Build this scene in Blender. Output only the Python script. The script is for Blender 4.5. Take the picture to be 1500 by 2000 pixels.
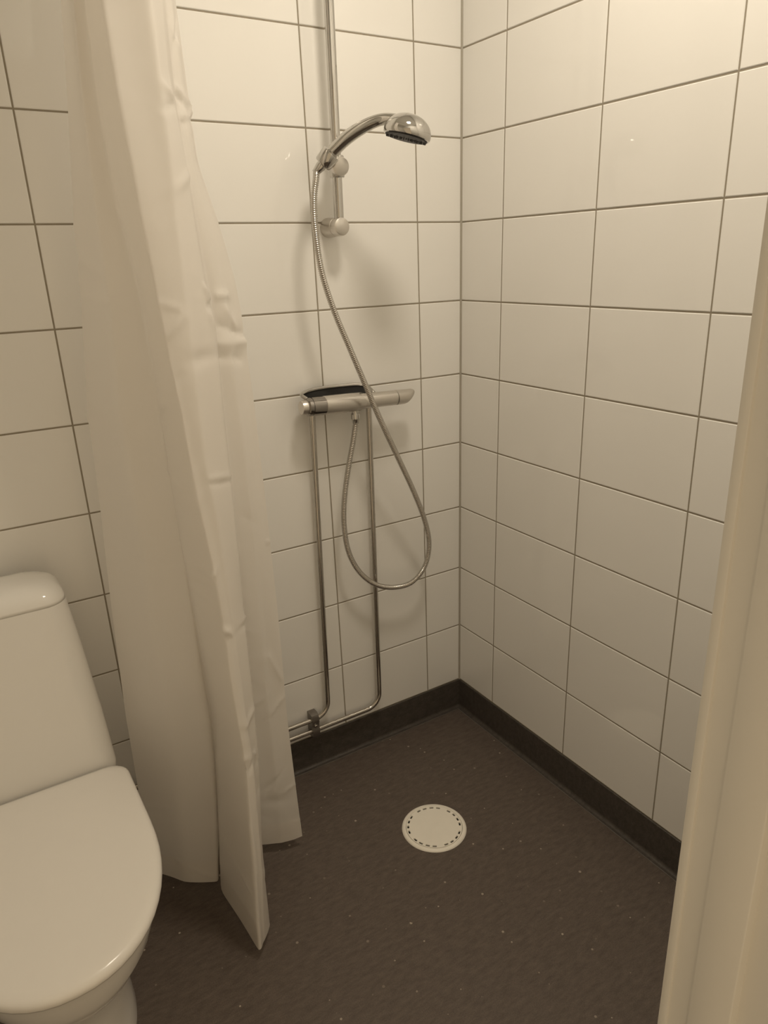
import bpy, math, random
from mathutils import Vector, Matrix

# ------------------------------------------------------------------ scene, camera, world, exposure
scene = bpy.context.scene
col = scene.collection
for o in list(bpy.data.objects):
    bpy.data.objects.remove(o)

CAM = Vector((-1.27267, -1.64541, 1.41852))
RIGHT = Vector((0.847831, -0.529364, -0.030933))
DOWN = Vector((-0.200646, -0.266264, -0.942786))
FWD = Vector((0.490840, 0.805529, -0.331962))
FOCAL = 1413.22            # focal length in pixels of the 1500 x 2000 frame
cam_data = bpy.data.cameras.new('camera')
cam = bpy.data.objects.new('camera', cam_data)
col.objects.link(cam)
m3 = Matrix((RIGHT, -DOWN, -FWD)).transposed()
cam.matrix_world = Matrix.Translation(CAM) @ m3.to_4x4()
cam_data.sensor_fit = 'VERTICAL'
cam_data.sensor_height = 36.0
cam_data.lens = FOCAL / 2000 * 36.0
cam_data.clip_start = 0.02
scene.camera = cam

world = bpy.data.worlds.new('world')
scene.world = world
world.use_nodes = True
world.node_tree.nodes['Background'].inputs[0].default_value = (1.0, 0.77, 0.49, 1)
world.node_tree.nodes['Background'].inputs[1].default_value = 0.57

scene.view_settings.view_transform = 'Standard'
scene.view_settings.look = 'None'
scene.view_settings.gamma = 1.0
scene.view_settings.use_curve_mapping = False
scene.view_settings.exposure = 0.0

LAMP_POS = (-0.48, -0.78, 2.50)
LAMP_COLOR = (1.0, 0.88, 0.71)
LAMP_STRENGTH = 61.0

random.seed(7)


# ------------------------------------------------------------------ measuring: pixel of the photo -> point on a plane of the room
def at(px, py, axis, value):
    d = RIGHT * ((px - 750) / FOCAL) + DOWN * ((py - 1000) / FOCAL) + FWD
    return CAM + d * ((value - CAM[axis]) / d[axis])


# ------------------------------------------------------------------ materials
def new_mat(name):
    m = bpy.data.materials.new(name)
    m.use_nodes = True
    return m, m.node_tree.nodes, m.node_tree.links, m.node_tree.nodes['Principled BSDF']


def simple(name, color, rough, metal=0.0, spec=0.5, noise=0.0, nscale=30.0, bump=0.0, bscale=200.0):
    m, n, l, b = new_mat(name)
    b.inputs['Base Color'].default_value = (*color, 1)
    b.inputs['Roughness'].default_value = rough
    b.inputs['Metallic'].default_value = metal
    b.inputs['Specular IOR Level'].default_value = spec
    tc = n.new('ShaderNodeTexCoord')
    if noise:
        t = n.new('ShaderNodeTexNoise')
        t.inputs['Scale'].default_value = nscale
        t.inputs['Detail'].default_value = 4
        l.new(tc.outputs['Object'], t.inputs['Vector'])
        mx = n.new('ShaderNodeMix')
        mx.data_type = 'RGBA'
        mx.inputs['A'].default_value = (*[c * (1 - noise) for c in color], 1)
        mx.inputs['B'].default_value = (*[min(1, c * (1 + noise)) for c in color], 1)
        l.new(t.outputs['Fac'], mx.inputs['Factor'])
        l.new(mx.outputs['Result'], b.inputs['Base Color'])
    if bump:
        t2 = n.new('ShaderNodeTexNoise')
        t2.inputs['Scale'].default_value = bscale
        l.new(tc.outputs['Object'], t2.inputs['Vector'])
        bp = n.new('ShaderNodeBump')
        bp.inputs['Strength'].default_value = bump
        bp.inputs['Distance'].default_value = 0.002
        l.new(t2.outputs['Fac'], bp.inputs['Height'])
        l.new(bp.outputs['Normal'], b.inputs['Normal'])
    return m


M_TILE = simple('glazed_tile', (0.90, 0.888, 0.858), 0.02, spec=0.42, noise=0.012, nscale=4, bump=0.006, bscale=9)
M_GROUT = simple('grout', (0.33, 0.29, 0.225), 0.9, noise=0.12, nscale=60)
M_SILICONE = simple('silicone', (0.42, 0.39, 0.33), 0.5, noise=0.05)
M_PAINT = simple('white_paint', (0.88, 0.87, 0.83), 0.6, noise=0.02)
M_GLOSS = simple('jamb_paint', (0.78, 0.755, 0.70), 0.45, spec=0.35, noise=0.04, nscale=6, bump=0.05, bscale=60)
M_CHROME = simple('chrome', (0.56, 0.545, 0.52), 0.06, metal=1.0, noise=0.03)
M_PIPE = simple('pipe_chrome', (0.52, 0.49, 0.45), 0.14, metal=1.0, noise=0.04)
M_SATIN = simple('satin_chrome', (0.66, 0.63, 0.59), 0.32, metal=1.0, noise=0.03)
M_HOSE = simple('hose_metal', (0.56, 0.53, 0.49), 0.22, metal=1.0, noise=0.04)
M_DARK = simple('dark_rubber', (0.02, 0.019, 0.018), 0.5, noise=0.1)
M_DARK_REFLECTION = simple('reflection_black', (0.010, 0.009, 0.008), 0.45, spec=0.2, noise=0.1)  # black stands for the dark reflection in the mixer's chrome back
M_COLLAR = simple('dark_reflection_chrome', (0.34, 0.32, 0.30), 0.08, metal=1.0, noise=0.04)  # chrome darkened to stand for the dark bands it reflects
M_STEEL = simple('dull_steel', (0.30, 0.28, 0.26), 0.38, metal=1.0, noise=0.08)
M_CERAMIC = simple('sanitary_ceramic', (0.83, 0.81, 0.77), 0.10, spec=0.5, noise=0.01)
M_LIDPLASTIC = simple('toilet_lid_plastic', (0.83, 0.80, 0.75), 0.2, spec=0.45, noise=0.01)
M_DRAIN = simple('drain_plastic', (0.95, 0.91, 0.82), 0.4, noise=0.03, nscale=40)
M_DRAIN_SHADE = simple('drain_shade', (0.008, 0.007, 0.006), 0.7, noise=0.1)  # near-black colour paints the shade below the drain slots


def vinyl(name, base, light, flat=True):
    m, n, l, b = new_mat(name)
    b.inputs['Roughness'].default_value = 0.42
    b.inputs['Specular IOR Level'].default_value = 0.35
    tc = n.new('ShaderNodeTexCoord')
    mp = n.new('ShaderNodeMapping')
    mp.inputs['Scale'].default_value = (34, 95, 60)
    mp.inputs['Rotation'].default_value = (0, 0, math.radians(-6))
    l.new(tc.outputs['Object'], mp.inputs['Vector'])
    streak = n.new('ShaderNodeTexNoise')
    streak.inputs['Scale'].default_value = 1.0
    streak.inputs['Detail'].default_value = 5
    streak.inputs['Roughness'].default_value = 0.7
    l.new(mp.outputs['Vector'], streak.inputs['Vector'])
    ramp = n.new('ShaderNodeValToRGB')
    ramp.color_ramp.elements[0].position = 0.33
    ramp.color_ramp.elements[0].color = (*[c * 0.80 for c in base], 1)
    ramp.color_ramp.elements[1].position = 0.68
    ramp.color_ramp.elements[1].color = (*[c * 1.22 for c in base], 1)
    l.new(streak.outputs['Fac'], ramp.inputs['Fac'])
    fine = n.new('ShaderNodeTexNoise')
    fine.inputs['Scale'].default_value = 420
    l.new(tc.outputs['Object'], fine.inputs['Vector'])
    fm = n.new('ShaderNodeMix')
    fm.data_type = 'RGBA'
    fm.blend_type = 'OVERLAY'
    fm.inputs['Factor'].default_value = 0.35
    l.new(ramp.outputs['Color'], fm.inputs['A'])
    l.new(fine.outputs['Fac'], fm.inputs['B'])
    vor = n.new('ShaderNodeTexVoronoi')
    vor.voronoi_dimensions = '2D' if flat else '3D'
    vor.inputs['Scale'].default_value = 38
    l.new(tc.outputs['Object'], vor.inputs['Vector'])
    sep = n.new('ShaderNodeSeparateColor')
    l.new(vor.outputs['Color'], sep.inputs['Color'])
    # the speck radius differs from cell to cell and most cells have none
    thr = n.new('ShaderNodeMath')
    thr.operation = 'MULTIPLY_ADD'
    thr.inputs[1].default_value = 0.80
    thr.inputs[2].default_value = -0.675
    l.new(sep.outputs['Red'], thr.inputs[0])
    less = n.new('ShaderNodeMath')
    less.operation = 'LESS_THAN'
    l.new(vor.outputs['Distance'], less.inputs[0])
    l.new(thr.outputs[0], less.inputs[1])
    amt = n.new('ShaderNodeMath')
    amt.operation = 'MULTIPLY'
    l.new(less.outputs[0], amt.inputs[0])
    l.new(sep.outputs['Green'], amt.inputs[1])
    mx = n.new('ShaderNodeMix')
    mx.data_type = 'RGBA'
    l.new(amt.outputs[0], mx.inputs['Factor'])
    l.new(fm.outputs['Result'], mx.inputs['A'])
    mx.inputs['B'].default_value = (*light, 1)
    l.new(mx.outputs['Result'], b.inputs['Base Color'])
    bp = n.new('ShaderNodeBump')
    bp.inputs['Strength'].default_value = 0.12
    bp.inputs['Distance'].default_value = 0.001
    l.new(fine.outputs['Fac'], bp.inputs['Height'])
    l.new(bp.outputs['Normal'], b.inputs['Normal'])
    return m


M_FLOOR = vinyl('speckled_vinyl', (0.122, 0.097, 0.082), (0.44, 0.38, 0.31))
M_SKIRT_SHADED = vinyl('shaded_skirting_vinyl', (0.070, 0.060, 0.052), (0.10, 0.09, 0.08), False)  # the floor's vinyl, with the shade of its upright face put into the colour
M_WELD = simple('vinyl_weld', (0.17, 0.15, 0.13), 0.5, noise=0.1)


def curtain_mat():
    m, n, l, b = new_mat('curtain_plastic')
    b.inputs['Base Color'].default_value = (0.93, 0.90, 0.86, 1)
    b.inputs['Roughness'].default_value = 0.30
    b.inputs['Specular IOR Level'].default_value = 0.4
    tr = n.new('ShaderNodeBsdfTranslucent')
    tr.inputs['Color'].default_value = (0.93, 0.89, 0.83, 1)
    mix = n.new('ShaderNodeMixShader')
    mix.inputs[0].default_value = 0.42
    l.new(b.outputs[0], mix.inputs[1])
    l.new(tr.outputs[0], mix.inputs[2])
    l.new(mix.outputs[0], n['Material Output'].inputs['Surface'])
    tc = n.new('ShaderNodeTexCoord')
    t = n.new('ShaderNodeTexNoise')
    t.inputs['Scale'].default_value = 14
    t.inputs['Detail'].default_value = 3
    l.new(tc.outputs['Object'], t.inputs['Vector'])
    bp = n.new('ShaderNodeBump')
    bp.inputs['Strength'].default_value = 0.12
    bp.inputs['Distance'].default_value = 0.01
    l.new(t.outputs['Fac'], bp.inputs['Height'])
    l.new(bp.outputs['Normal'], b.inputs['Normal'])
    return m


M_CURTAIN = curtain_mat()


def lamp_mat():
    m, n, l, b = new_mat('opal_lamp_glass')
    e = n.new('ShaderNodeEmission')
    e.inputs['Color'].default_value = (*LAMP_COLOR, 1)
    e.inputs['Strength'].default_value = LAMP_STRENGTH
    l.new(e.outputs[0], n['Material Output'].inputs['Surface'])
    return m


M_LAMP = lamp_mat()


# ------------------------------------------------------------------ object helpers
def link_mesh(name, me, mat, parent=None):
    o = bpy.data.objects.new(name, me)
    col.objects.link(o)
    if mat and not me.materials:
        me.materials.append(mat)
    if parent:
        o.parent = parent
    return o


def mesh(name, verts, faces, mat, parent=None, smooth=False, offset=(0, 0, 0)):
    off = Vector(offset)
    me = bpy.data.meshes.new(name)
    me.from_pydata([tuple(Vector(v) - off) for v in verts], [], faces)
    me.validate()
    me.update()
    import bmesh
    bm = bmesh.new()
    bm.from_mesh(me)
    bmesh.ops.recalc_face_normals(bm, faces=bm.faces)
    bm.to_mesh(me)
    bm.free()
    o = link_mesh(name, me, mat, parent)
    o.location = off if not parent else (0, 0, 0)
    if parent:
        # parents are Empties or meshes without rotation: shift vertices into their frame
        w = Vector((0, 0, 0))
        p = parent
        while p:
            w += p.location
            p = p.parent
        for v in me.vertices:
            v.co = v.co + off - w
    if smooth:
        for p in me.polygons:
            p.use_smooth = True
        if smooth != 'all':
            me.set_sharp_from_angle(angle=math.radians(smooth))
    return o


def thing(name, loc, label, cat, group=None):
    o = bpy.data.objects.new(name, None)
    o.empty_display_size = 0.05
    o.location = loc
    col.objects.link(o)
    tag(o, label, cat, group)
    return o


def tag(o, label, cat, group=None):
    o['label'] = label
    o['category'] = cat
    if group:
        o['group'] = group
    return o


def struct(o):
    o['kind'] = 'structure'
    return o


def box_vf(x0, x1, y0, y1, z0, z1):
    v = [(x, y, z) for x in (x0, x1) for y in (y0, y1) for z in (z0, z1)]
    f = [(0, 1, 3, 2), (4, 6, 7, 5), (0, 4, 5, 1), (2, 3, 7, 6), (0, 2, 6, 4), (1, 5, 7, 3)]
    return v, f


def loft(rings, cap0=True, cap1=True, closed=True):
    n = len(rings[0])
    v = [p for r in rings for p in r]
    f = []
    for i in range(len(rings) - 1):
        for j in range(n if closed else n - 1):
            k = (j + 1) % n
            f.append((i * n + j, i * n + k, (i + 1) * n + k, (i + 1) * n + j))
    if cap0:
        f.append(tuple(range(n))[::-1])
    if cap1:
        f.append(tuple((len(rings) - 1) * n + j for j in range(n)))
    return v, f


def frame_of(d):
    d = Vector(d).normalized()
    a = Vector((0, 0, 1)) if abs(d.z) < 0.9 else Vector((1, 0, 0))
    u = d.cross(a).normalized()
    return u, d.cross(u).normalized()


def lathe(origin, axis, profile, seg=32):
    """profile: list of (distance along axis, radius)."""
    o = Vector(origin)
    ax = Vector(axis).normalized()
    u, w = frame_of(ax)
    rings = []
    for t, r in profile:
        rings.append([o + ax * t + (u * math.cos(2 * math.pi * k / seg) + w * math.sin(2 * math.pi * k / seg)) * max(r, 1e-5)
                      for k in range(seg)])
    return loft(rings)


def spline(pts, per=8):
    pts = [Vector(p) for p in pts]
    P = [pts[0] * 2 - pts[1]] + pts + [pts[-1] * 2 - pts[-2]]
    out = []
    for i in range(1, len(P) - 2):
        for k in range(per):
            t = k / per
            a, b, c, d = P[i - 1], P[i], P[i + 1], P[i + 2]
            out.append(0.5 * ((2 * b) + (c - a) * t + (2 * a - 5 * b + 4 * c - d) * t * t + (3 * b - a - 3 * c + d) * t ** 3))
    out.append(pts[-1])
    return out


def resample(path, step):
    L = [0]
    for a, b in zip(path, path[1:]):
        L.append(L[-1] + (b - a).length)
    n = max(2, int(L[-1] / step))
    out = []
    j = 0
    for k in range(n + 1):
        s = L[-1] * k / n
        while j < len(L) - 2 and L[j + 1] < s:
            j += 1
        t = (s - L[j]) / max(1e-9, L[j + 1] - L[j])
        out.append(path[j].lerp(path[j + 1], t))
    return out


def tube(path, radius, seg=12):
    path = [Vector(p) for p in path]
    rings = []
    u = None
    for i, p in enumerate(path):
        d = (path[min(i + 1, len(path) - 1)] - path[max(i - 1, 0)]).normalized()
        if u is None:
            u, _ = frame_of(d)
        u = (u - d * u.dot(d)).normalized()
        w = d.cross(u)
        r = radius(i / (len(path) - 1)) if callable(radius) else (radius[i] if isinstance(radius, list) else radius)
        rings.append([p + (u * math.cos(2 * math.pi * k / seg) + w * math.sin(2 * math.pi * k / seg)) * r for k in range(seg)])
    return loft(rings)


# ------------------------------------------------------------------ the room
X_LEFT, Y_DOOR, Z_CEIL = -1.86, -1.297, 2.50
DOOR_X0, DOOR_X1 = -1.64, -0.71
TILE_W, TILE_H = 0.30144, 0.20
ROW0 = 1.90
GAP = 0.0036


def slab(name, verts8, mat):
    return mesh(name, verts8[0], verts8[1], mat)


floor = struct(slab('floor', box_vf(X_LEFT, 0.0, -1.62, 0.0, -0.05, 0.0), M_FLOOR))
wall_back = struct(slab('wall_back', box_vf(X_LEFT - .1, 0.10, 0.0015, 0.10, -0.05, Z_CEIL), M_GROUT))
wall_right = struct(slab('wall_right', box_vf(0.0015, 0.10, Y_DOOR - 0.14, 0.0015, -0.05, Z_CEIL), M_GROUT))
wall_left = struct(slab('wall_left', box_vf(X_LEFT - 0.10, X_LEFT - 0.0015, Y_DOOR - 0.14, 0.0015, -0.05, Z_CEIL), M_GROUT))
ceiling = struct(slab('ceiling', box_vf(X_LEFT - .1, 0.10, Y_DOOR - 0.14, 0.10, Z_CEIL, Z_CEIL + 0.06), M_PAINT))


def tile_mesh(name, quad, normal):
    """quad: 4 corners (Vector) on the front plane, counter-clockwise; a chamfered slab 4 mm thick."""
    n = Vector(normal)
    c = sum(quad, Vector()) / 4
    ch = 0.0016
    front, mid, back = [], [], []
    for p in quad:
        d = Vector([(1 if a > 0 else -1) if abs(a) > 1e-6 else 0 for a in (p - c)])
        front.append(p - d * ch)
        mid.append(p - n * 0.0010)
        back.append(p - n * 0.0045)
    v = front + mid + back
    f = [(0, 1, 2, 3)]
    for a in (0, 4):
        for j in range(4):
            k = (j + 1) % 4
            f.append((a + j, a + 4 + j, a + 4 + k, a + k))
    me = bpy.data.meshes.new(name)
    me.from_pydata([tuple(q) for q in v], [], f)
    me.validate()
    import bmesh
    bm = bmesh.new()
    bm.from_mesh(me)
    bmesh.ops.recalc_face_normals(bm, faces=bm.faces)
    # open back: make sure the front looks into the room
    bm.faces.ensure_lookup_table()
    if bm.faces[0].normal.dot(n) < 0:
        bmesh.ops.reverse_faces(bm, faces=bm.faces)
    bm.to_mesh(me)
    bm.free()
    me.materials.append(M_TILE)
    return me


def tile_wall(wall, point, us, rows, shear, normal):
    """us: joint positions along the wall; shear: lean of the vertical joints; point(u, z) -> Vector."""
    cache = {}
    for i in range(len(us) - 1):
        for j in range(len(rows) - 1):
            z0, z1 = rows[j] + GAP / 2, rows[j + 1] - GAP / 2

            def edge(k, z):
                s = 0.0 if k in (0, len(us) - 1) else shear * (z - 1.1)
                g = 0.0035 / 2 * (1 if k == i else -1)
                return us[k] + s + g
            q = [point(edge(i, z0), z0), point(edge(i + 1, z0), z0), point(edge(i + 1, z1), z1), point(edge(i, z1), z1)]
            c = sum(q, Vector()) / 4
            loc = [p - c for p in q]
            key = tuple(round(a, 4) for p in loc for a in p)
            if key not in cache:
                cache[key] = tile_mesh('tile', loc, normal)
            o = link_mesh('tile', cache[key], None, wall)
            o.location = c


rows = [0.10] + [ROW0 - TILE_H * k for k in range(8, -4, -1)] + [Z_CEIL]
rows = [r for r in rows if r <= Z_CEIL + 1e-6]
rows = sorted(set(round(r, 4) for r in rows))
V1, W1 = 0.13636, 0.16535
us_back = [0.001] + [V1 + TILE_W * k for k in range(6)] + [-X_LEFT]
us_right = [0.001] + [W1 + TILE_W * k for k in range(4)] + [-Y_DOOR]
tile_wall(wall_back, lambda u, z: Vector((-u, 0, z)), us_back, rows, 0.01023, (0, -1, 0))
tile_wall(wall_right, lambda u, z: Vector((0, -u, z)), us_right, rows, 0.00065, (-1, 0, 0))
tile_wall(wall_left, lambda u, z: Vector((X_LEFT, -u, z)), us_right, rows, 0.0, (1, 0, 0))

# silicone bead in the corner between the two walls
v, f = loft([[(0.001, 0.001, z), (-0.0042, 0.0005, z), (-0.0022, -0.0022, z), (0.0005, -0.0042, z)] for z in (0.10, Z_CEIL)])
trim = struct(mesh('trim_1', v, f, M_SILICONE))

# door wall with the doorway the photograph was taken from
for nm, b in (('wall_front', box_vf(DOOR_X1 + 0.03, 0.0, Y_DOOR - 0.12, Y_DOOR, -0.05, Z_CEIL)),
              ('wall_front', box_vf(X_LEFT, DOOR_X0 - 0.03, Y_DOOR - 0.12, Y_DOOR, -0.05, Z_CEIL)),
              ('wall_front', box_vf(DOOR_X0 - 0.03, DOOR_X1 + 0.03, Y_DOOR - 0.12, Y_DOOR, 2.10, Z_CEIL))):
    struct(mesh(nm, b[0], b[1], M_PAINT))


def jamb(side):
    # profile of the painted door lining in plan: casing bead, groove, flat, door stop; u grows out of the opening
    prof = [(0.062, 0.0135), (0.060, 0.0155), (0.004, 0.0150), (0.0010, 0.0135), (0, 0.0105), (0, 0.0045), (0.0007, 0.0035), (0.0030, 0.0030),
            (0.0033, 0.0000), (0.0033, -0.0170), (0.0026, -0.0190), (0.0009, -0.0205), (0.0, -0.0225), (0.0, -0.0640),
            (0.0012, -0.0655), (0.0125, -0.0660), (0.0125, -0.120), (0.030, -0.120), (0.030, 0.0005), (0.062, 0.0005)]
    x0 = DOOR_X1 if side > 0 else DOOR_X0
    rings = [[(x0 + side * u, Y_DOOR - 0.0105 + w, z) for u, w in prof] for z in (0.0, 2.10)]
    return loft(rings)


for s, nm in ((1, 'door_frame'), (-1, 'door_frame')):
    v, f = jamb(s)
    o = struct(mesh('trim_2' if s > 0 else 'trim_3', v, f, M_GLOSS, smooth=40))
    o['label'] = 'cream painted door frame lining beside the right-hand tiled wall' if s > 0 else 'cream painted door frame lining on the toilet side'
struct(mesh('trim_4', *box_vf(DOOR_X0, DOOR_X1, Y_DOOR - 0.12, Y_DOOR, 2.07, 2.10), M_GLOSS))


# coved vinyl skirting
def skirt_profile():
    p = [(0.0005, 0.100), (0.0030, 0.0985), (0.0036, 0.095), (0.0036, 0.011)]
    for k in range(1, 7):
        a = math.pi / 2 * k / 6
        p.append((0.0036 + 0.010 * (1 - math.cos(a)), 0.011 - 0.0095 * math.sin(a)))
    p += [(0.018, 0.0012), (0.018, 0.0002), (0.0005, 0.0002)]
    return p


sp = skirt_profile()
v, f = loft([[(x + (-d if i == 0 else 0), -d, z) for d, z in sp] for i, x in ((0, 0.0), (1, X_LEFT + 0.0))])
base_back = struct(mesh('baseboard_back', v, f, M_SKIRT_SHADED, smooth=30))
v, f = loft([[(-d, y + (-d if i == 0 else 0), z) for d, z in sp] for i, y in ((0, 0.0), (1, Y_DOOR + 0.016))])
base_right = struct(mesh('baseboard_right', v, f, M_SKIRT_SHADED, smooth=30))
v, f = loft([[(X_LEFT + d, y, z) for d, z in sp] for y in (-0.020, Y_DOOR + 0.016)])
struct(mesh('baseboard_left', v, f, M_SKIRT_SHADED, smooth=30))
# pale weld line where the coving meets the floor sheet
v, f = box_vf(X_LEFT + 0.04, -0.018, -0.0200, -0.0180, 0.0002, 0.0017)
mesh('weld_seam', v, f, M_WELD, base_back)
v, f = box_vf(-0.0200, -0.0180, Y_DOOR + 0.016, -0.0180, 0.0002, 0.0017)
mesh('weld_seam', v, f, M_WELD, base_right)

# ------------------------------------------------------------------ ceiling lamp (gives the room its light)
lamp = thing('ceiling_lamp', LAMP_POS, 'round opal glass ceiling lamp above the shower', 'lamp')
v, f = lathe(LAMP_POS, (0, 0, -1), [(0.0, 0.0), (0.0, 0.125), (0.012, 0.130), (0.022, 0.130), (0.022, 0.0)], 40)
mesh('lamp_base', v, f, M_PAINT, lamp, smooth=30)
prof = [(0.022, 0.0)] + [(0.022 + 0.007 * math.sin(a), 0.120 * math.cos(a)) for a in [math.pi / 2 * k / 8 for k in range(9)]]
v, f = lathe(LAMP_POS, (0, 0, -1), prof, 32)
mesh('lamp_shade', v, f, M_LAMP, lamp, smooth='all')

# ------------------------------------------------------------------ floor drain
DC = Vector((-0.3935, -0.4035, 0.0))
drain = thing('floor_drain', DC, 'round white plastic floor drain with a ring of slots', 'drain')
disc_v, disc_f = lathe(DC, (0, 0, 1), [(0.0004, 0.0), (0.0004, 0.0745), (0.0008, 0.0745), (0.0008, 0.0)], 40)
mesh('drain_shade_disc', disc_v, disc_f, M_DRAIN_SHADE, drain)  # flat black disc that paints the shade inside the drain
v, f = [], []
SEG = 120
prof = [(0.0740, 0.0008), (0.0740, 0.0040), (0.0748, 0.0048), (0.0800, 0.0048), (0.0835, 0.0030), (0.0848, 0.0004)]
rings = [[DC + Vector((r * math.cos(2 * math.pi * k / SEG), r * math.sin(2 * math.pi * k / SEG), z)) for k in range(SEG)] for r, z in prof]
v, f = loft(rings, False, False)
mesh('rim', v, f, M_DRAIN, drain, smooth=40)
# the cover: full disc, slotted annulus and outer annulus, each 3 mm thick
slots = []
for g in range(5):
    for k in range(4):
        slots.append(-147.6 + 72 * g + (k - 1.5) * 15.4)
NA = 360
def is_slot(deg):
    for s in slots:
        if abs((deg - s + 180) % 360 - 180) < 4.4:
            return True
    return False
radii = [0.0, 0.0655, 0.0705, 0.0732]
v, f = [], []
zt, zb = 0.0046, 0.0012
for r in radii[1:]:
    for z in (zt, zb):
        v += [DC + Vector((r * math.cos(math.radians(a)), r * math.sin(math.radians(a)), z)) for a in range(NA)]
v += [DC + Vector((0, 0, zt))]
ci = len(v) - 1
def idx(ri, low, a):
    return (ri * 2 + low) * NA + a % NA
for a in range(NA):
    f.append((ci, idx(0, 0, a), idx(0, 0, a + 1)))
    s0 = is_slot(a + 0.5)
    if not s0:
        f.append((idx(0, 0, a), idx(1, 0, a), idx(1, 0, a + 1), idx(0, 0, a + 1)))
    else:
        f.append((idx(0, 0, a), idx(0, 0, a + 1), idx(0, 1, a + 1), idx(0, 1, a)))
        f.append((idx(1, 0, a), idx(1, 1, a), idx(1, 1, a + 1), idx(1, 0, a + 1)))
    if s0 != is_slot(a - 0.5):
        f.append((idx(0, 0, a), idx(0, 1, a), idx(1, 1, a), idx(1, 0, a)))
    f.append((idx(1, 0, a), idx(2, 0, a), idx(2, 0, a + 1), idx(1, 0, a + 1)))
    f.append((idx(2, 0, a), idx(2, 1, a), idx(2, 1, a + 1), idx(2, 0, a + 1)))
mesh('cover', v, f, M_DRAIN, drain)

# ------------------------------------------------------------------ toilet
TX = -1.2755
toilet = thing('toilet', (TX, -0.40, 0.0), 'white ceramic close-coupled toilet with closed lid and tapering cistern', 'toilet')


def egg(hw, yb, yf, z, ymid, n=56, back_r=0.03, power=2.15):
    """plan outline: straight-sided at the back, elliptical at the front."""
    pts = []
    half = n // 2
    b = ymid - yf
    side = []
    for k in range(15):
        a = math.pi / 2 * k / 14
        side.append((hw * math.cos(a) ** (2 / power), ymid - b * math.sin(a) ** (2 / power)))
    backpts = []
    for k in range(6):
        a = math.pi / 2 * k / 5
        backpts.append((hw - back_r + back_r * math.sin(a), yb - back_r + back_r * math.cos(a)))
    right = backpts + [(hw, (yb - back_r) * 0.5 + ymid * 0.5)] + side
    left = [(-x, y) for x, y in right[::-1]][1:]
    return [Vector((TX + x, y, z)) for x, y in right + left]


# pedestal and bowl
secs = [(0.000, 0.100, -0.10, -0.575, -0.42), (0.012, 0.101, -0.10, -0.578, -0.42), (0.05, 0.098, -0.10, -0.572, -0.42), (0.12, 0.095, -0.10, -0.572, -0.42),
        (0.19, 0.097, -0.10, -0.585, -0.43), (0.25, 0.112, -0.10, -0.640, -0.44), (0.30, 0.140, -0.10, -0.692, -0.45),
        (0.345, 0.163, -0.10, -0.719, -0.45), (0.375, 0.171, -0.10, -0.724, -0.46), (0.392, 0.173, -0.10, -0.729, -0.46), (0.398, 0.168, -0.105, -0.722, -0.46)]
v, f = loft([egg(hw, yb, yf, z, ym) for z, hw, yb, yf, ym in secs])
mesh('bowl', v, f, M_CERAMIC, toilet, smooth=50)
secs = [(0.400, 0.172, -0.30, -0.731, -0.46), (0.401, 0.1765, -0.298, -0.736, -0.46), (0.409, 0.178, -0.297, -0.738, -0.46), (0.411, 0.174, -0.30, -0.734, -0.46)]
v, f = loft([egg(hw, yb, yf, z, ym) for z, hw, yb, yf, ym in secs])
mesh('seat', v, f, M_LIDPLASTIC, toilet, smooth=50)
secs = [(0.4125, 0.180, -0.262, -0.744, -0.46), (0.414, 0.1835, -0.257, -0.7485, -0.46), (0.4185, 0.1850, -0.254, -0.7500, -0.46),
        (0.4245, 0.1842, -0.254, -0.7490, -0.46), (0.4290, 0.1810, -0.258, -0.7455, -0.46), (0.4318, 0.1755, -0.266, -0.7390, -0.46),
        (0.4334, 0.166, -0.278, -0.728, -0.46), (0.4342, 0.145, -0.300, -0.702, -0.46), (0.4348, 0.09, -0.36, -0.63, -0.46)]
v, f = loft([egg(hw, yb, yf, z, ym, back_r=0.038) for z, hw, yb, yf, ym in secs])
mesh('lid', v, f, M_LIDPLASTIC, toilet, smooth='all')


def rrect(hw, yb, yf, r, z, seg=8, rb=0.05):
    r = min(r, (yb - yf) * 0.49)
    rb = min(rb, (yb - yf) * 0.49)
    pts = []
    for cx, cy, rr, a0 in ((hw - rb, yb - rb, rb, 0), (-hw + rb, yb - rb, rb, 90), (-hw + r, yf + r, r, 180), (hw - r, yf + r, r, 270)):
        for k in range(seg + 1):
            a = math.radians(a0 + 90 * k / seg)
            pts.append(Vector((TX + cx + rr * math.cos(a), cy + rr * math.sin(a), z)))
    return pts


# plinth of the cistern that carries the hinges, curving up into the tank front
secs = [(0.392, 0.168, -0.03, -0.2420), (0.400, 0.172, -0.03, -0.2460), (0.42, 0.1725, -0.03, -0.2475), (0.448, 0.1722, -0.03, -0.2435),
        (0.47, 0.1712, -0.03, -0.2395), (0.53, 0.1675, -0.03, -0.2285), (0.60, 0.1615, -0.03, -0.2165),
        (0.67, 0.1555, -0.03, -0.2050), (0.73, 0.1495, -0.03, -0.1950), (0.770, 0.1450, -0.03, -0.1885), (0.7826, 0.1435, -0.0298, -0.1865)]
v, f = loft([rrect(hw, yb, yf, 0.045 if z > 0.436 else 0.03, z) for z, hw, yb, yf in secs])
mesh('cistern', v, f, M_CERAMIC, toilet, smooth=60)
secs = [(0.7827, 0.1435, -0.0298, -0.1865), (0.790, 0.1424, -0.0298, -0.1848), (0.798, 0.1400, -0.031, -0.1815), (0.805, 0.1360, -0.034, -0.1765),
        (0.8110, 0.1300, -0.038, -0.1695), (0.8155, 0.1220, -0.044, -0.1605), (0.8185, 0.1110, -0.052, -0.1495), (0.8200, 0.098, -0.062, -0.138), (0.8206, 0.08, -0.075, -0.125)]
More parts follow.
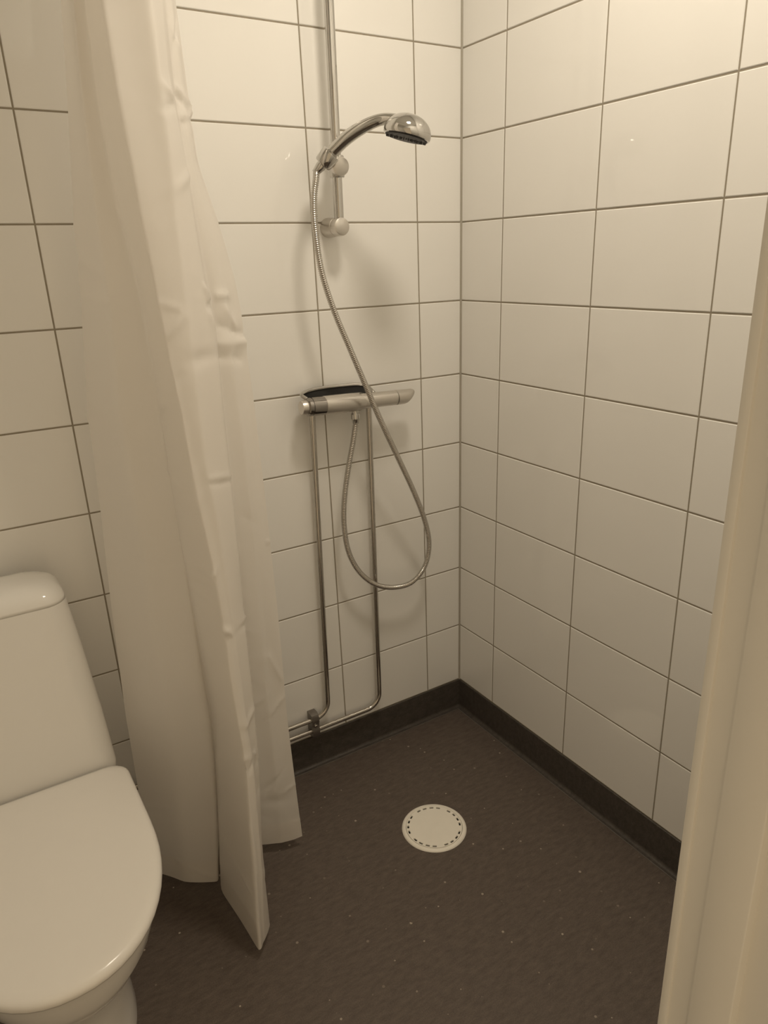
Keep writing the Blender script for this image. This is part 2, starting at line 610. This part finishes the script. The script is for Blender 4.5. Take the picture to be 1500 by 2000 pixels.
v, f = loft([rrect(hw, yb, yf, 0.045, z, rb=0.050) for z, hw, yb, yf in secs])
tl = mesh('cistern_lid', v, f, M_CERAMIC, toilet, smooth='all')
v, f = lathe((TX + 0.006, -0.100, 0.8195), (0, 0, 1), [(0.0, 0.0), (0.0, 0.0235), (0.003, 0.0235), (0.0045, 0.0215), (0.0045, 0.0195), (0.003, 0.0190), (0.0030, 0.0180), (0.0052, 0.0165), (0.006, 0.0)], 32)
fb = mesh('flush_button', v, f, M_CHROME, tl, smooth=40)
fb['label'] = 'round chrome flush button'

# ------------------------------------------------------------------ shower curtain
# each fold is followed down the photograph (x at y), given its distance from the back wall at the top and at the hem
tracks = {
    'A': ([(-300, 100), (0, 118), (200, 133), (440, 147), (600, 160), (800, 170), (1000, 197), (1200, 220), (1400, 245), (1500, 262), (1700, 295)], -0.13, -0.16),
    'A1': ([(-300, 122), (0, 142), (200, 160), (440, 188), (600, 212), (800, 232), (1000, 265), (1200, 292), (1400, 325), (1500, 342), (1728, 360)], -0.215, -0.237),
    'B': ([(-300, 135), (0, 165), (70, 173), (200, 190), (367, 220), (500, 252), (600, 275), (733, 297), (917, 327), (1050, 349), (1167, 370), (1267, 385), (1350, 397), (1400, 407), (1500, 416), (1600, 424), (1722, 428)], -0.205, -0.285),
    'G': ([(-300, 142), (0, 171), (70, 179), (200, 196), (367, 226), (500, 258), (600, 281), (733, 303), (917, 332), (1050, 353), (1167, 374), (1267, 391), (1350, 405), (1400, 413), (1500, 421), (1600, 427), (1690, 430)], -0.217, -0.225),
    'M': ([(-300, 150), (0, 177), (70, 185), (200, 201), (367, 231), (500, 263), (600, 285), (733, 307), (917, 336), (1050, 357), (1167, 378), (1267, 397), (1350, 412), (1400, 421), (1500, 425), (1600, 426), (1738, 431)], -0.235, -0.310),
    'T': ([(-300, 165), (0, 197), (110, 215), (200, 230), (330, 255), (440, 275), (500, 288), (600, 307), (730, 333), (800, 350), (973, 383), (1100, 413), (1233, 437), (1333, 450), (1500, 480), (1700, 497), (1855, 506)], -0.315, -0.506),
    'T2': ([(-300, 255), (0, 293), (180, 316), (300, 333), (433, 345), (500, 355), (667, 374), (767, 387), (900, 402), (1000, 422), (1233, 459), (1400, 482), (1500, 496), (1700, 512), (1835, 518)], -0.335, -0.492),
    'S': ([(-300, 280), (0, 318), (133, 330), (183, 340), (317, 366), (467, 388), (583, 408), (633, 422), (700, 429), (800, 438), (927, 453), (1000, 462), (1213, 480), (1417, 500), (1500, 507), (1640, 512), (1803, 527)], -0.305, -0.458),
    'V': ([(-300, 285), (0, 322), (200, 342), (440, 384), (600, 412), (800, 434), (1000, 455), (1200, 472), (1400, 490), (1500, 497), (1640, 500)], -0.225, -0.225),
    'Vm': ([(-300, 297), (0, 333), (200, 358), (317, 376), (440, 408), (600, 442), (800, 467), (1000, 490), (1200, 508), (1400, 526), (1647, 550)], -0.215, -0.258),
    'E': ([(-300, 308), (0, 343), (200, 371), (317, 388), (440, 430), (540, 458), (600, 470), (660, 478), (800, 498), (1000, 522), (1200, 543), (1400, 560), (1632, 590)], -0.19, -0.264),
}
Z_TOP, Z_HEM = 2.205, 0.03


def interp(xs, ys, x):
    if x <= xs[0]:
        t = (x - xs[0]) / (xs[1] - xs[0])
        return ys[0] + (ys[1] - ys[0]) * t
    for i in range(len(xs) - 1):
        if x <= xs[i + 1]:
            t = (x - xs[i]) / (xs[i + 1] - xs[i])
            return ys[i] + (ys[i + 1] - ys[i]) * t
    t = (x - xs[-2]) / (xs[-1] - xs[-2])
    return ys[-2] + (ys[-1] - ys[-2]) * t


fold = {}
for nm, (tr, y0, y1) in tracks.items():
    pys, pxs = [t[0] for t in tr], [t[1] for t in tr]
    zs, xs_, ys_ = [], [], []
    last = pys[-1]
    for k in range(140):
        py = -300 + (last + 300) * k / 139
        d = y0 + (y1 - y0) * max(0.0, py / last) ** 1.25
        if nm == 'G':    # the valley only opens near the hem
            q = max(0.0, py / last)
            d = -0.217 - 0.055 * q ** 1.25 + 0.047 * max(0.0, (q - 0.72) / 0.28)
        p = at(interp(pys, pxs, py), py, 1, d)
        zs.append(-p.z)
        xs_.append(p.x)
        ys_.append(p.y)
    # light smoothing along the height
    for _ in range(2):
        xs_ = [xs_[0]] + [(xs_[i - 1] + 2 * xs_[i] + xs_[i + 1]) / 4 for i in range(1, len(xs_) - 1)] + [xs_[-1]]
    fold[nm] = (zs, xs_, ys_)
order = ['A', 'A1', 'B', 'G', 'M', 'T', 'T2', 'S', 'V', 'Vm', 'E']
PER = {'A': 14, 'A1': 14, 'B': 6, 'G': 6, 'M': 16, 'T': 16, 'T2': 14, 'S': 10, 'V': 14, 'Vm': 18}
NZ = 380
rng = random.Random(3)
wr = [(rng.uniform(0.1, 1.9), rng.uniform(0, 1), rng.uniform(-0.35, 0.35), rng.uniform(0.006, 0.016), rng.uniform(-0.005, 0.005)) for _ in range(46)]
rows_c = []
for j in range(NZ + 1):
    z = Z_TOP + (Z_HEM - Z_TOP) * j / NZ
    ctrl = [Vector((interp(fold[n][0], fold[n][1], -z), interp(fold[n][0], fold[n][2], -z), 0)) for n in order]
    line = []
    for i, n in enumerate(order[:-1]):
        a, b = ctrl[i], ctrl[i + 1]
        for k in range(PER[n]):
            line.append(a.lerp(b, k / PER[n]))
    line.append(ctrl[-1])
    for _ in range(2):       # round the fold edges a little
        line = [line[0]] + [(line[i - 1] + 2 * line[i] + line[i + 1]) / 4 for i in range(1, len(line) - 1)] + [line[-1]]
    # panels bow softly and carry shallow diagonal creases
    out = []
    L = len(line)
    for i, p in enumerate(line):
        q = line[min(i + 1, L - 1)] - line[max(i - 1, 0)]
        nrm = Vector((-q.y, q.x, 0)).normalized() if q.length > 1e-6 else Vector((0, -1, 0))
        u = i / (L - 1)
        off = 0.0022 * math.sin(u * 31 + z * 3.1) * math.sin(z * 5.3 + u * 9)
        for zc, uc, sl, w, a in wr:
            dd = (z - zc) - sl * (u - uc)
            off += a * math.exp(-(dd / w) ** 2) * math.exp(-((u - uc) / 0.075) ** 2)
        out.append(Vector((p.x, p.y, z)) + nrm * off)
    rows_c.append(out)
# crumples: short sharp creases; each given by its two ends in the photograph, height off the sheet and half width
start = {}
acc = 0
for n in order[:-1]:
    start[n] = acc
    acc += PER[n]
start['E'] = acc


def find(px, py, i0, i1):
    best = None
    for j in range(0, NZ + 1, 2):
        for i in range(i0, i1 + 1):
            q = rows_c[j][i] - CAM
            w = q.dot(FWD)
            d = (750 + FOCAL * q.dot(RIGHT) / w - px) ** 2 + (1000 + FOCAL * q.dot(DOWN) / w - py) ** 2
            if best is None or d < best[0]:
                best = (d, j, i)
    return rows_c[best[1]][best[2]].copy()


creases = [  # x0, y0, x1, y1, amp, width, from fold, to fold
    (345, 168, 372, 206, 0.006, 0.0045, 'V', 'E'), (343, 182, 370, 216, -0.006, 0.0045, 'V', 'E'), (352, 230, 374, 222, 0.005, 0.005, 'V', 'E'), (356, 242, 374, 236, -0.004, 0.005, 'V', 'E'),
    (318, 170, 338, 186, 0.006, 0.007, 'T2', 'S'), (322, 205, 343, 200, -0.004, 0.006, 'T2', 'S'),
    (398, 560, 421, 584, 0.006, 0.0045, 'T2', 'S'), (406, 600, 424, 590, -0.006, 0.005, 'T2', 'S'), (410, 612, 420, 640, 0.004, 0.005, 'T2', 'S'),
    (424, 582, 444, 578, 0.007, 0.007, 'V', 'E'), (428, 672, 478, 664, 0.010, 0.011, 'V', 'E'), (430, 640, 476, 650, -0.008, 0.010, 'V', 'E'), (430, 698, 470, 704, -0.007, 0.010, 'V', 'E'), (440, 600, 462, 640, 0.006, 0.008, 'V', 'E'),
    (300, 598, 352, 596, 0.003, 0.005, 'T', 'T2'), (330, 658, 362, 616, 0.004, 0.006, 'T', 'T2'),
    (410, 932, 454, 926, 0.004, 0.004, 'T', 'S'), (412, 942, 454, 936, -0.003, 0.004, 'T', 'S'),
    (440, 1232, 480, 1206, 0.006, 0.005, 'T', 'S'), (442, 1246, 480, 1218, -0.005, 0.005, 'T', 'S'), (436, 1226, 452, 1240, 0.004, 0.004, 'T', 'S'),
    (478, 1486, 500, 1470, 0.006, 0.005, 'T', 'S'), (480, 1500, 504, 1484, -0.004, 0.005, 'T', 'S'), (482, 1420, 496, 1380, 0.004, 0.006, 'T', 'S'),
    (184, 884, 310, 900, 0.003, 0.003, 'A', 'B'), (214, 1100, 300, 1098, 0.002, 0.004, 'A', 'B'), (280, 1414, 400, 1412, 0.002, 0.004, 'A', 'B'),
    (300, 1624, 426, 1622, 0.0025, 0.003, 'A', 'B'), (345, 1678, 420, 1716, 0.003, 0.004, 'A', 'B'), (430, 1630, 490, 1740, 0.003, 0.005, 'M', 'T'), (460, 1610, 500, 1700, 0.003, 0.005, 'T', 'S'),
    (556, 1545, 584, 1532, 0.004, 0.004, 'V', 'E'), (520, 1062, 534, 1058, 0.003, 0.004, 'V', 'E'), (524, 1280, 552, 1330, 0.004, 0.006, 'V', 'E'), (530, 1390, 556, 1360, 0.004, 0.006, 'V', 'E'),
]
disp = {}
for x0, y0, x1, y1, amp, wid, fa, fb_ in creases:
    i0, i1 = start[fa], start[fb_]
    a, b = find(x0, y0, i0, i1), find(x1, y1, i0, i1)
    ab = b - a
    L2 = ab.length_squared
    if L2 < 1e-8:
        continue
    for j in range(NZ + 1):
        if not (min(a.z, b.z) - 0.05 < rows_c[j][i0].z < max(a.z, b.z) + 0.05):
            continue
        for i in range(max(0, i0 - 2), min(len(rows_c[j]) - 1, i1 + 2) + 1):
            p = rows_c[j][i]
            t = (p - a).dot(ab) / L2
            tc = min(1.0, max(0.0, t))
            d = (p - a - ab * tc).length
            if d < wid * 3:
                q = rows_c[j][min(i + 1, len(rows_c[j]) - 1)] - rows_c[j][max(i - 1, 0)]
                nrm = Vector((-q.y, q.x, 0)).normalized()
                if nrm.dot(CAM - p) < 0:
                    nrm = -nrm
                fade = 0.35 + 0.65 * math.sin(math.pi * min(1, max(0, 0.15 + 0.7 * t)))
                disp[(j, i)] = disp.get((j, i), Vector()) + nrm * (amp * fade * math.exp(-abs(d / wid) ** 1.5))
for (j, i), dv in disp.items():
    rows_c[j][i] = rows_c[j][i] + dv
curtain = thing('shower_curtain', (-0.90, -0.25, 0.03), 'translucent off-white plastic shower curtain gathered beside the toilet', 'curtain')
v, f = loft(rows_c, False, False, closed=False)
cs = mesh('curtain_sheet', v, f, M_CURTAIN, curtain, smooth='all')
# turned-up hem: a second layer just off the sheet on both faces
hem = []
for j in range(NZ - 10, NZ + 1):
    r = rows_c[j]
    hem.append(r)
hv, hf = [], []
front = [[p + Vector((0.0, -0.0012, 0)) for p in r] for r in hem]
v, f = loft(front, False, False, closed=False)
mesh('hem', v, f, M_CURTAIN, cs, smooth='all')
# rail and rings above the frame
RAIL_Y0 = -0.002
rail = thing('curtain_rail', (-0.885, 0, 2.245), 'white tubular curtain rail reaching out from the tiled wall', 'curtain rail')
v, f = tube([(-0.885, -0.010, 2.245), (-0.885, Y_DOOR + 0.010, 2.245)], 0.011, 16)
mesh('rail_tube', v, f, M_PAINT, rail, smooth=40)
for y, s in ((-0.0005, -1), (Y_DOOR + 0.0005, 1)):
    v, f = lathe((-0.885, y, 2.245), (0, s, 0), [(0, 0), (0, 0.026), (0.006, 0.026), (0.012, 0.016), (0.012, 0)], 24)
    mesh('rail_flange', v, f, M_PAINT, rail, smooth=40)
for k in range(6):
    y = -0.12 - 0.042 * k
    pts = []
    for a in range(25):
        t = 2 * math.pi * a / 24
        pts.append((-0.885 + 0.026 * math.sin(t), y, 2.235 + 0.034 * math.cos(t)))
    v, f = tube(pts, 0.0022, 8)
    mesh('curtain_ring', v, f, M_PAINT, curtain, smooth=60)

# ------------------------------------------------------------------ shower rail with slider
RX, RY = -0.3995, -0.055
BZ = 1.4885
srail = thing('shower_rail', (RX, 0, BZ), 'vertical chrome shower rail with slider fixed to the tiles', 'shower rail')
v, f = tube([(RX, RY, BZ - 0.010), (RX, RY, 2.20)], 0.0112, 20)
mesh('bar', v, f, M_CHROME, srail, smooth=40)
for z in (BZ, 2.19):
    v, f = lathe((RX, 0.0, z), (0, -1, 0), [(0.0, 0.0), (0.0, 0.0225), (0.042, 0.0205), (0.0425, 0.0192), (0.044, 0.0192), (0.0445, 0.0205), (0.064, 0.0202), (0.0675, 0.0190), (0.0692, 0.0155), (0.0700, 0.0)], 36)
    mesh('bracket', v, f, M_SATIN, srail, smooth=35)
# slider: sleeve, clamping knob and tilting cradle
SZ = 1.6165
v, f = lathe((RX, RY, SZ - 0.024), (0, 0, 1), [(0, 0.0113), (0, 0.0160), (0.002, 0.0175), (0.044, 0.0175), (0.046, 0.0160), (0.046, 0.0113)], 28)
slider = mesh('slider', v, f, M_CHROME, srail, smooth=40)
kd = Vector((-0.22, -0.97, -0.12)).normalized()
v, f = lathe(Vector((RX, RY, SZ)) + kd * 0.008, kd, [(0, 0), (0, 0.0150), (0.010, 0.0170), (0.012, 0.0200), (0.024, 0.0200), (0.0275, 0.0185), (0.0285, 0.014), (0.029, 0.0)], 32)
mesh('knob', v, f, M_SATIN, slider, smooth=35)

# hand shower axis
P0 = at(627, 324, 1, -0.088)
P1 = at(648, 298, 1, -0.105)
P2 = at(678, 269, 1, -0.137)
P3 = at(713, 246, 1, -0.170)
P4 = at(748, 233, 1, -0.200)
P5 = at(782, 238, 1, -0.232)
hax = (P1 - P0).normalized()
# cradle around the lower handle
v, f = lathe(P0 + hax * 0.004, hax, [(0, 0.0125), (0, 0.0175), (0.003, 0.0195), (0.028, 0.0210), (0.031, 0.0200), (0.031, 0.0138)], 28)
mesh('cradle', v, f, M_CHROME, slider, smooth=35)
v, f = tube([P0 + hax * 0.018, (P0 + hax * 0.018).lerp(Vector((RX, RY, SZ)), 0.5), Vector((RX, RY, SZ))], 0.0125, 18)
mesh('cradle_arm', v, f, M_CHROME, slider, smooth=40)

# ------------------------------------------------------------------ hand shower
hs = thing('hand_shower', P0, 'chrome hand shower with domed head resting in the rail slider', 'hand shower')
path = spline([P0 + hax * 0.006, P1, P2, P3, P4, P5], 8)
n_ = len(path)
rad = [0.0118 + 0.0022 * math.sin(math.pi * min(1, i / (n_ * 0.75))) + (0.003 if i / n_ > 0.8 else 0) * ((i / n_ - 0.8) / 0.2) for i in range(n_)]
v, f = tube(path, rad, 22)
mesh('handle', v, f, M_CHROME, hs, smooth='all')
# head: rim centre and tilt come from the rim's two ends in the photograph
E0 = at(753, 255, 1, -0.200)
E1 = at(837, 274, 1, -0.282)
HC = (E0 + E1) / 2
hd = (E1 - E0).normalized()
HRAD = (E1 - E0).length / 2
sidev = hd.cross(Vector((0, 0, 1))).normalized()
down = hd.cross(sidev).normalized()
if down.z > 0:
    down = -down
down = (down + (CAM - HC).normalized() * 0.13).normalized()
up = -down
prof = [(-0.0045, 0.0), (-0.0045, HRAD * 0.90), (-0.0035, HRAD * 0.93), (-0.0035, HRAD * 0.965), (-0.001, HRAD * 0.99), (0.003, HRAD)]
for k in range(1, 13):
    a = math.pi / 2 * k / 12
    prof.append((0.003 + 0.038 * math.sin(a), HRAD * math.cos(a) ** 0.95 if k < 12 else 0.0))
v, f = lathe(HC, up, prof, 44)
mesh('head', v, f, M_CHROME, hs, smooth=50)
v, f = lathe(HC + down * 0.0046, down, [(0, 0.0), (0, HRAD * 0.90), (0.0016, HRAD * 0.88), (0.0022, 0.0)], 40)
face = mesh('spray_face', v, f, M_DARK, hs, smooth=40)
face['label'] = 'dark spray face with rubber nozzles'
nv, nf = [], []
for rr, cnt in ((0.82, 30), (0.64, 22), (0.44, 14), (0.25, 8)):
    for k in range(cnt):
        a = 2 * math.pi * k / cnt
        c = HC + down * 0.006 + (hd * math.cos(a) + sidev * math.sin(a)) * HRAD * rr
        a_v, a_f = lathe(c, down, [(0, 0.0017), (0.0042, 0.0011), (0.0042, 0.0)], 6)
        b = len(nv)
        nv += a_v
        nf += [tuple(b + q for q in g) for g in a_f]
nz = mesh('nozzles', nv, nf, M_DARK, hs)
nz['kind'] = 'stuff'

# ------------------------------------------------------------------ mixer tap
MY, MZ = -0.064, 1.0765
MXL, MXR = -0.537, -0.213
slope = -0.010 / 0.32


def mx(x):
    return Vector((x, MY, MZ + slope * (x + 0.375)))


mixer = thing('shower_mixer', (-0.40, 0, MZ), 'chrome thermostatic shower mixer bar with arched back rim', 'mixer tap')
ax = (mx(0) - mx(-1)).normalized()
v, f = lathe(mx(-0.500), ax, [(0, 0), (0, 0.0205), (0.236, 0.0190), (0.236, 0)], 36)
mesh('body', v, f, M_SATIN, mixer, smooth=35)
v, f = lathe(mx(-0.520), ax, [(0, 0), (0, 0.0195), (0.003, 0.0225), (0.0105, 0.0228), (0.011, 0.0215), (0.013, 0.0215), (0.0135, 0.0230), (0.047, 0.0230), (0.0475, 0.0205)], 36)
mesh('collar', v, f, M_COLLAR, mixer, smooth=35)
v, f = lathe(mx(-0.520), -ax, [(0, 0), (0, 0.0180), (0.010, 0.0175), (0.014, 0.0160), (0.0155, 0.010), (0.016, 0)], 32)
fk = mesh('flow_knob', v, f, M_SATIN, mixer, smooth=35)
# satin sleeve whose right end is cut obliquely
rings = []
for i, (x, r) in enumerate(((-0.4725, 0.0222), (-0.4715, 0.0232), (-0.40, 0.0234), (-0.345, 0.0228), (-0.343, 0.0212))):
    ring = []
    for k in range(40):
        a = 2 * math.pi * k / 40
        cy, cz = math.cos(a), math.sin(a)
        xx = x
        if i >= 3:
            xx = x + 0.018 * cy - 0.026 * cz * cz   # the front keeps shorter than the top: oval end
        ring.append(mx(xx) + Vector((0, cy * r, cz * r)))
    rings.append(ring)
v, f = loft(rings)
mesh('sleeve', v, f, M_SATIN, mixer, smooth=40)
# temperature handle with a dark gap and slanted tip
v, f = lathe(mx(-0.2655), ax, [(0, 0), (0, 0.0176), (0.0035, 0.0176), (0.0035, 0)], 32)
mesh('gap_ring', v, f, M_DARK, mixer)
rings = []
for i, (x, r) in enumerate(((-0.262, 0.0180), (-0.261, 0.0192), (-0.228, 0.0190), (-0.222, 0.0180), (-0.219, 0.0155))):
    ring = []
    for k in range(36):
        a = 2 * math.pi * k / 36
        cy, cz = math.cos(a), math.sin(a)
        xx = x + (0.013 * cz if i >= 2 else 0)
        ring.append(mx(xx) + Vector((0, cy * r, cz * r)))
    rings.append(ring)
v, f = loft(rings)
mesh('temperature_handle', v, f, M_SATIN, mixer, smooth=40)
# arched back rim and the chrome trough below it, painted black for its dark reflection
bow = spline([mx(-0.514) + Vector((0, 0.004, 0.018)), at(589, 771, 1, -0.046), at(604, 763, 1, -0.034), at(634, 757, 1, -0.025), at(670, 753, 1, -0.022), at(702, 751, 1, -0.028),
              at(719, 756, 1, -0.040), mx(-0.325) + Vector((0, 0.004, 0.017))], 8)
v, f = tube(bow, 0.0048, 14)
mesh('back_rim', v, f, M_CHROME, mixer, smooth='all')
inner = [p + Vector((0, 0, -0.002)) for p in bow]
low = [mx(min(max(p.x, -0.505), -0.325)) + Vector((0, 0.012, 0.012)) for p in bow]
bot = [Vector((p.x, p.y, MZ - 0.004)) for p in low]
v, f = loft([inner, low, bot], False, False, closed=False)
trough = mesh('back_body', v, f, M_DARK_REFLECTION, mixer, smooth=60)
trough['label'] = 'chrome back body behind the bar, its dark reflection painted black'
# wall unions behind the bar
for x in (-0.487, -0.320):
    v, f = lathe((x, -0.0002, MZ - 0.006), (0, -1, 0), [(0, 0), (0, 0.017), (0.004, 0.017), (0.006, 0.0135), (0.058, 0.0135), (0.058, 0)], 28)
    mesh('union', v, f, M_CHROME, mixer, smooth=35)
NUT = at(694, 806, 1, -0.064)
v, f = lathe(Vector((NUT.x, NUT.y, MZ - 0.020)), (0, 0, -1), [(0, 0), (0, 0.0088), (0.010, 0.0088), (0.010, 0)], 20)
mesh('outlet', v, f, M_CHROME, mixer, smooth=35)

# ------------------------------------------------------------------ water pipes
def bend(path, corner, a, b, r, n=10):
    """append a circular bend at corner, coming from direction a and leaving in direction b."""
    a, b = Vector(a), Vector(b)
    c = corner - a * r + b * r
    for k in range(n + 1):
        t = math.pi / 2 * k / n
        path.append(c - b * r * math.cos(t) + a * r * math.sin(t))


for i, (xt, xb, zb, lab) in enumerate(((-0.4850, -0.4945, 0.172, 'left vertical chrome water pipe below the mixer, bending above its neighbour'),
                                       (-0.3200, -0.3215, 0.136, 'right vertical chrome water pipe below the mixer, bending lowest along the skirting'))):
    PY = -0.022
    pts = [Vector((xt, PY, MZ - 0.020))]
    for k in range(1, 6):
        t = k / 6
        pts.append(Vector((xt + (xb - xt) * t, PY, (MZ - 0.02) + (zb + 0.05 - MZ + 0.02) * t)))
    bend(pts, Vector((xb, PY, zb)), (0, 0, -1), (-1, 0, 0), 0.045)
    pts.append(Vector((-0.80, PY, zb)))
    pts.append(Vector((-1.20, PY, zb)))
    v, f = tube(pts, 0.0072, 16)
    o = mesh('water_pipe', v, f, M_PIPE, None, smooth=50, offset=(xb, PY, zb))
    tag(o, lab, 'pipe', 'mixer supply pipes')

# clamp that holds both pipes to the wall
CL = Vector((-0.541, 0, 0.154))
clamp = thing('pipe_clamp', CL, 'small metal double clamp holding the two pipes above the skirting', 'clamp')
rings = []
prof = []
for k in range(9):
    a = math.pi * k / 8
    prof.append((-0.022 - 0.0095 * math.cos(a - math.pi / 2) * 1.0, 0.172 + 0.0095 * math.sin(a - math.pi / 2) * 1.0))
front_p = [(-0.0005, 0.192), (-0.020, 0.1925), (-0.029, 0.189), (-0.0325, 0.181), (-0.0325, 0.166), (-0.0300, 0.160), (-0.0300, 0.148), (-0.0325, 0.143), (-0.0325, 0.127), (-0.029, 0.119), (-0.020, 0.1155), (-0.0005, 0.116)]
rings = [[(CL.x + dx, y, z) for y, z in front_p] for dx in (-0.011, 0.011)]
v, f = loft(rings)
mesh('clip', v, f, M_STEEL, clamp, smooth=30)
v, f = lathe((CL.x, -0.0300, 0.154), (0, -1, 0), [(0, 0), (0, 0.0055), (0.003, 0.0055), (0.0042, 0.0040), (0.0042, 0.0)], 16)
mesh('screw', v, f, M_CHROME, clamp, smooth=35)

# ------------------------------------------------------------------ shower hose
hp = [P0 - hax * 0.016, at(617, 350, 1, -0.094), at(613, 390, 1, -0.098), at(616, 450, 1, -0.102), at(628, 530, 1, -0.106), at(652, 606, 1, -0.110), at(683, 680, 1, -0.114),
      at(712, 748, 1, -0.116), at(742, 818, 1, -0.112), at(777, 893, 1, -0.100), at(808, 960, 1, -0.088), at(829, 1015, 1, -0.078), at(838, 1062, 1, -0.070),
      at(830, 1105, 1, -0.064), at(806, 1136, 1, -0.060), at(772, 1147, 1, -0.058), at(735, 1142, 1, -0.058), at(703, 1118, 1, -0.058), at(681, 1078, 1, -0.059), at(672, 1025, 1, -0.060),
      at(673, 970, 1, -0.061), at(681, 910, 1, -0.062), at(690, 860, 1, -0.063), Vector((NUT.x, NUT.y, MZ - 0.052))]
hose = thing('shower_hose', (NUT.x, NUT.y, 0.62), 'ribbed metal shower hose looping below the mixer', 'hose')
pth = resample(spline(hp, 10), 0.0011)
rad = [(0.0074, 0.0074, 0.0062, 0.0062)[i % 4] for i in range(len(pth))]
v, f = tube(pth, rad, 10)
mesh('ribbed_tube', v, f, M_HOSE, hose, smooth=70)
v, f = lathe(Vector((NUT.x, NUT.y, MZ - 0.028)), (0, 0, -1), [(0, 0), (0, 0.0105), (0.003, 0.0115), (0.014, 0.0115), (0.016, 0.0100), (0.026, 0.0085), (0.028, 0.0)], 6 * 4)
mesh('swivel_nut', v, f, M_CHROME, hose, smooth=35)
v, f = lathe(P0 + hax * 0.006, -hax, [(0, 0), (0, 0.0110), (0.008, 0.0112), (0.018, 0.0092), (0.026, 0.0080), (0.026, 0)], 24)
mesh('cone_nut', v, f, M_CHROME, hose, smooth=35)
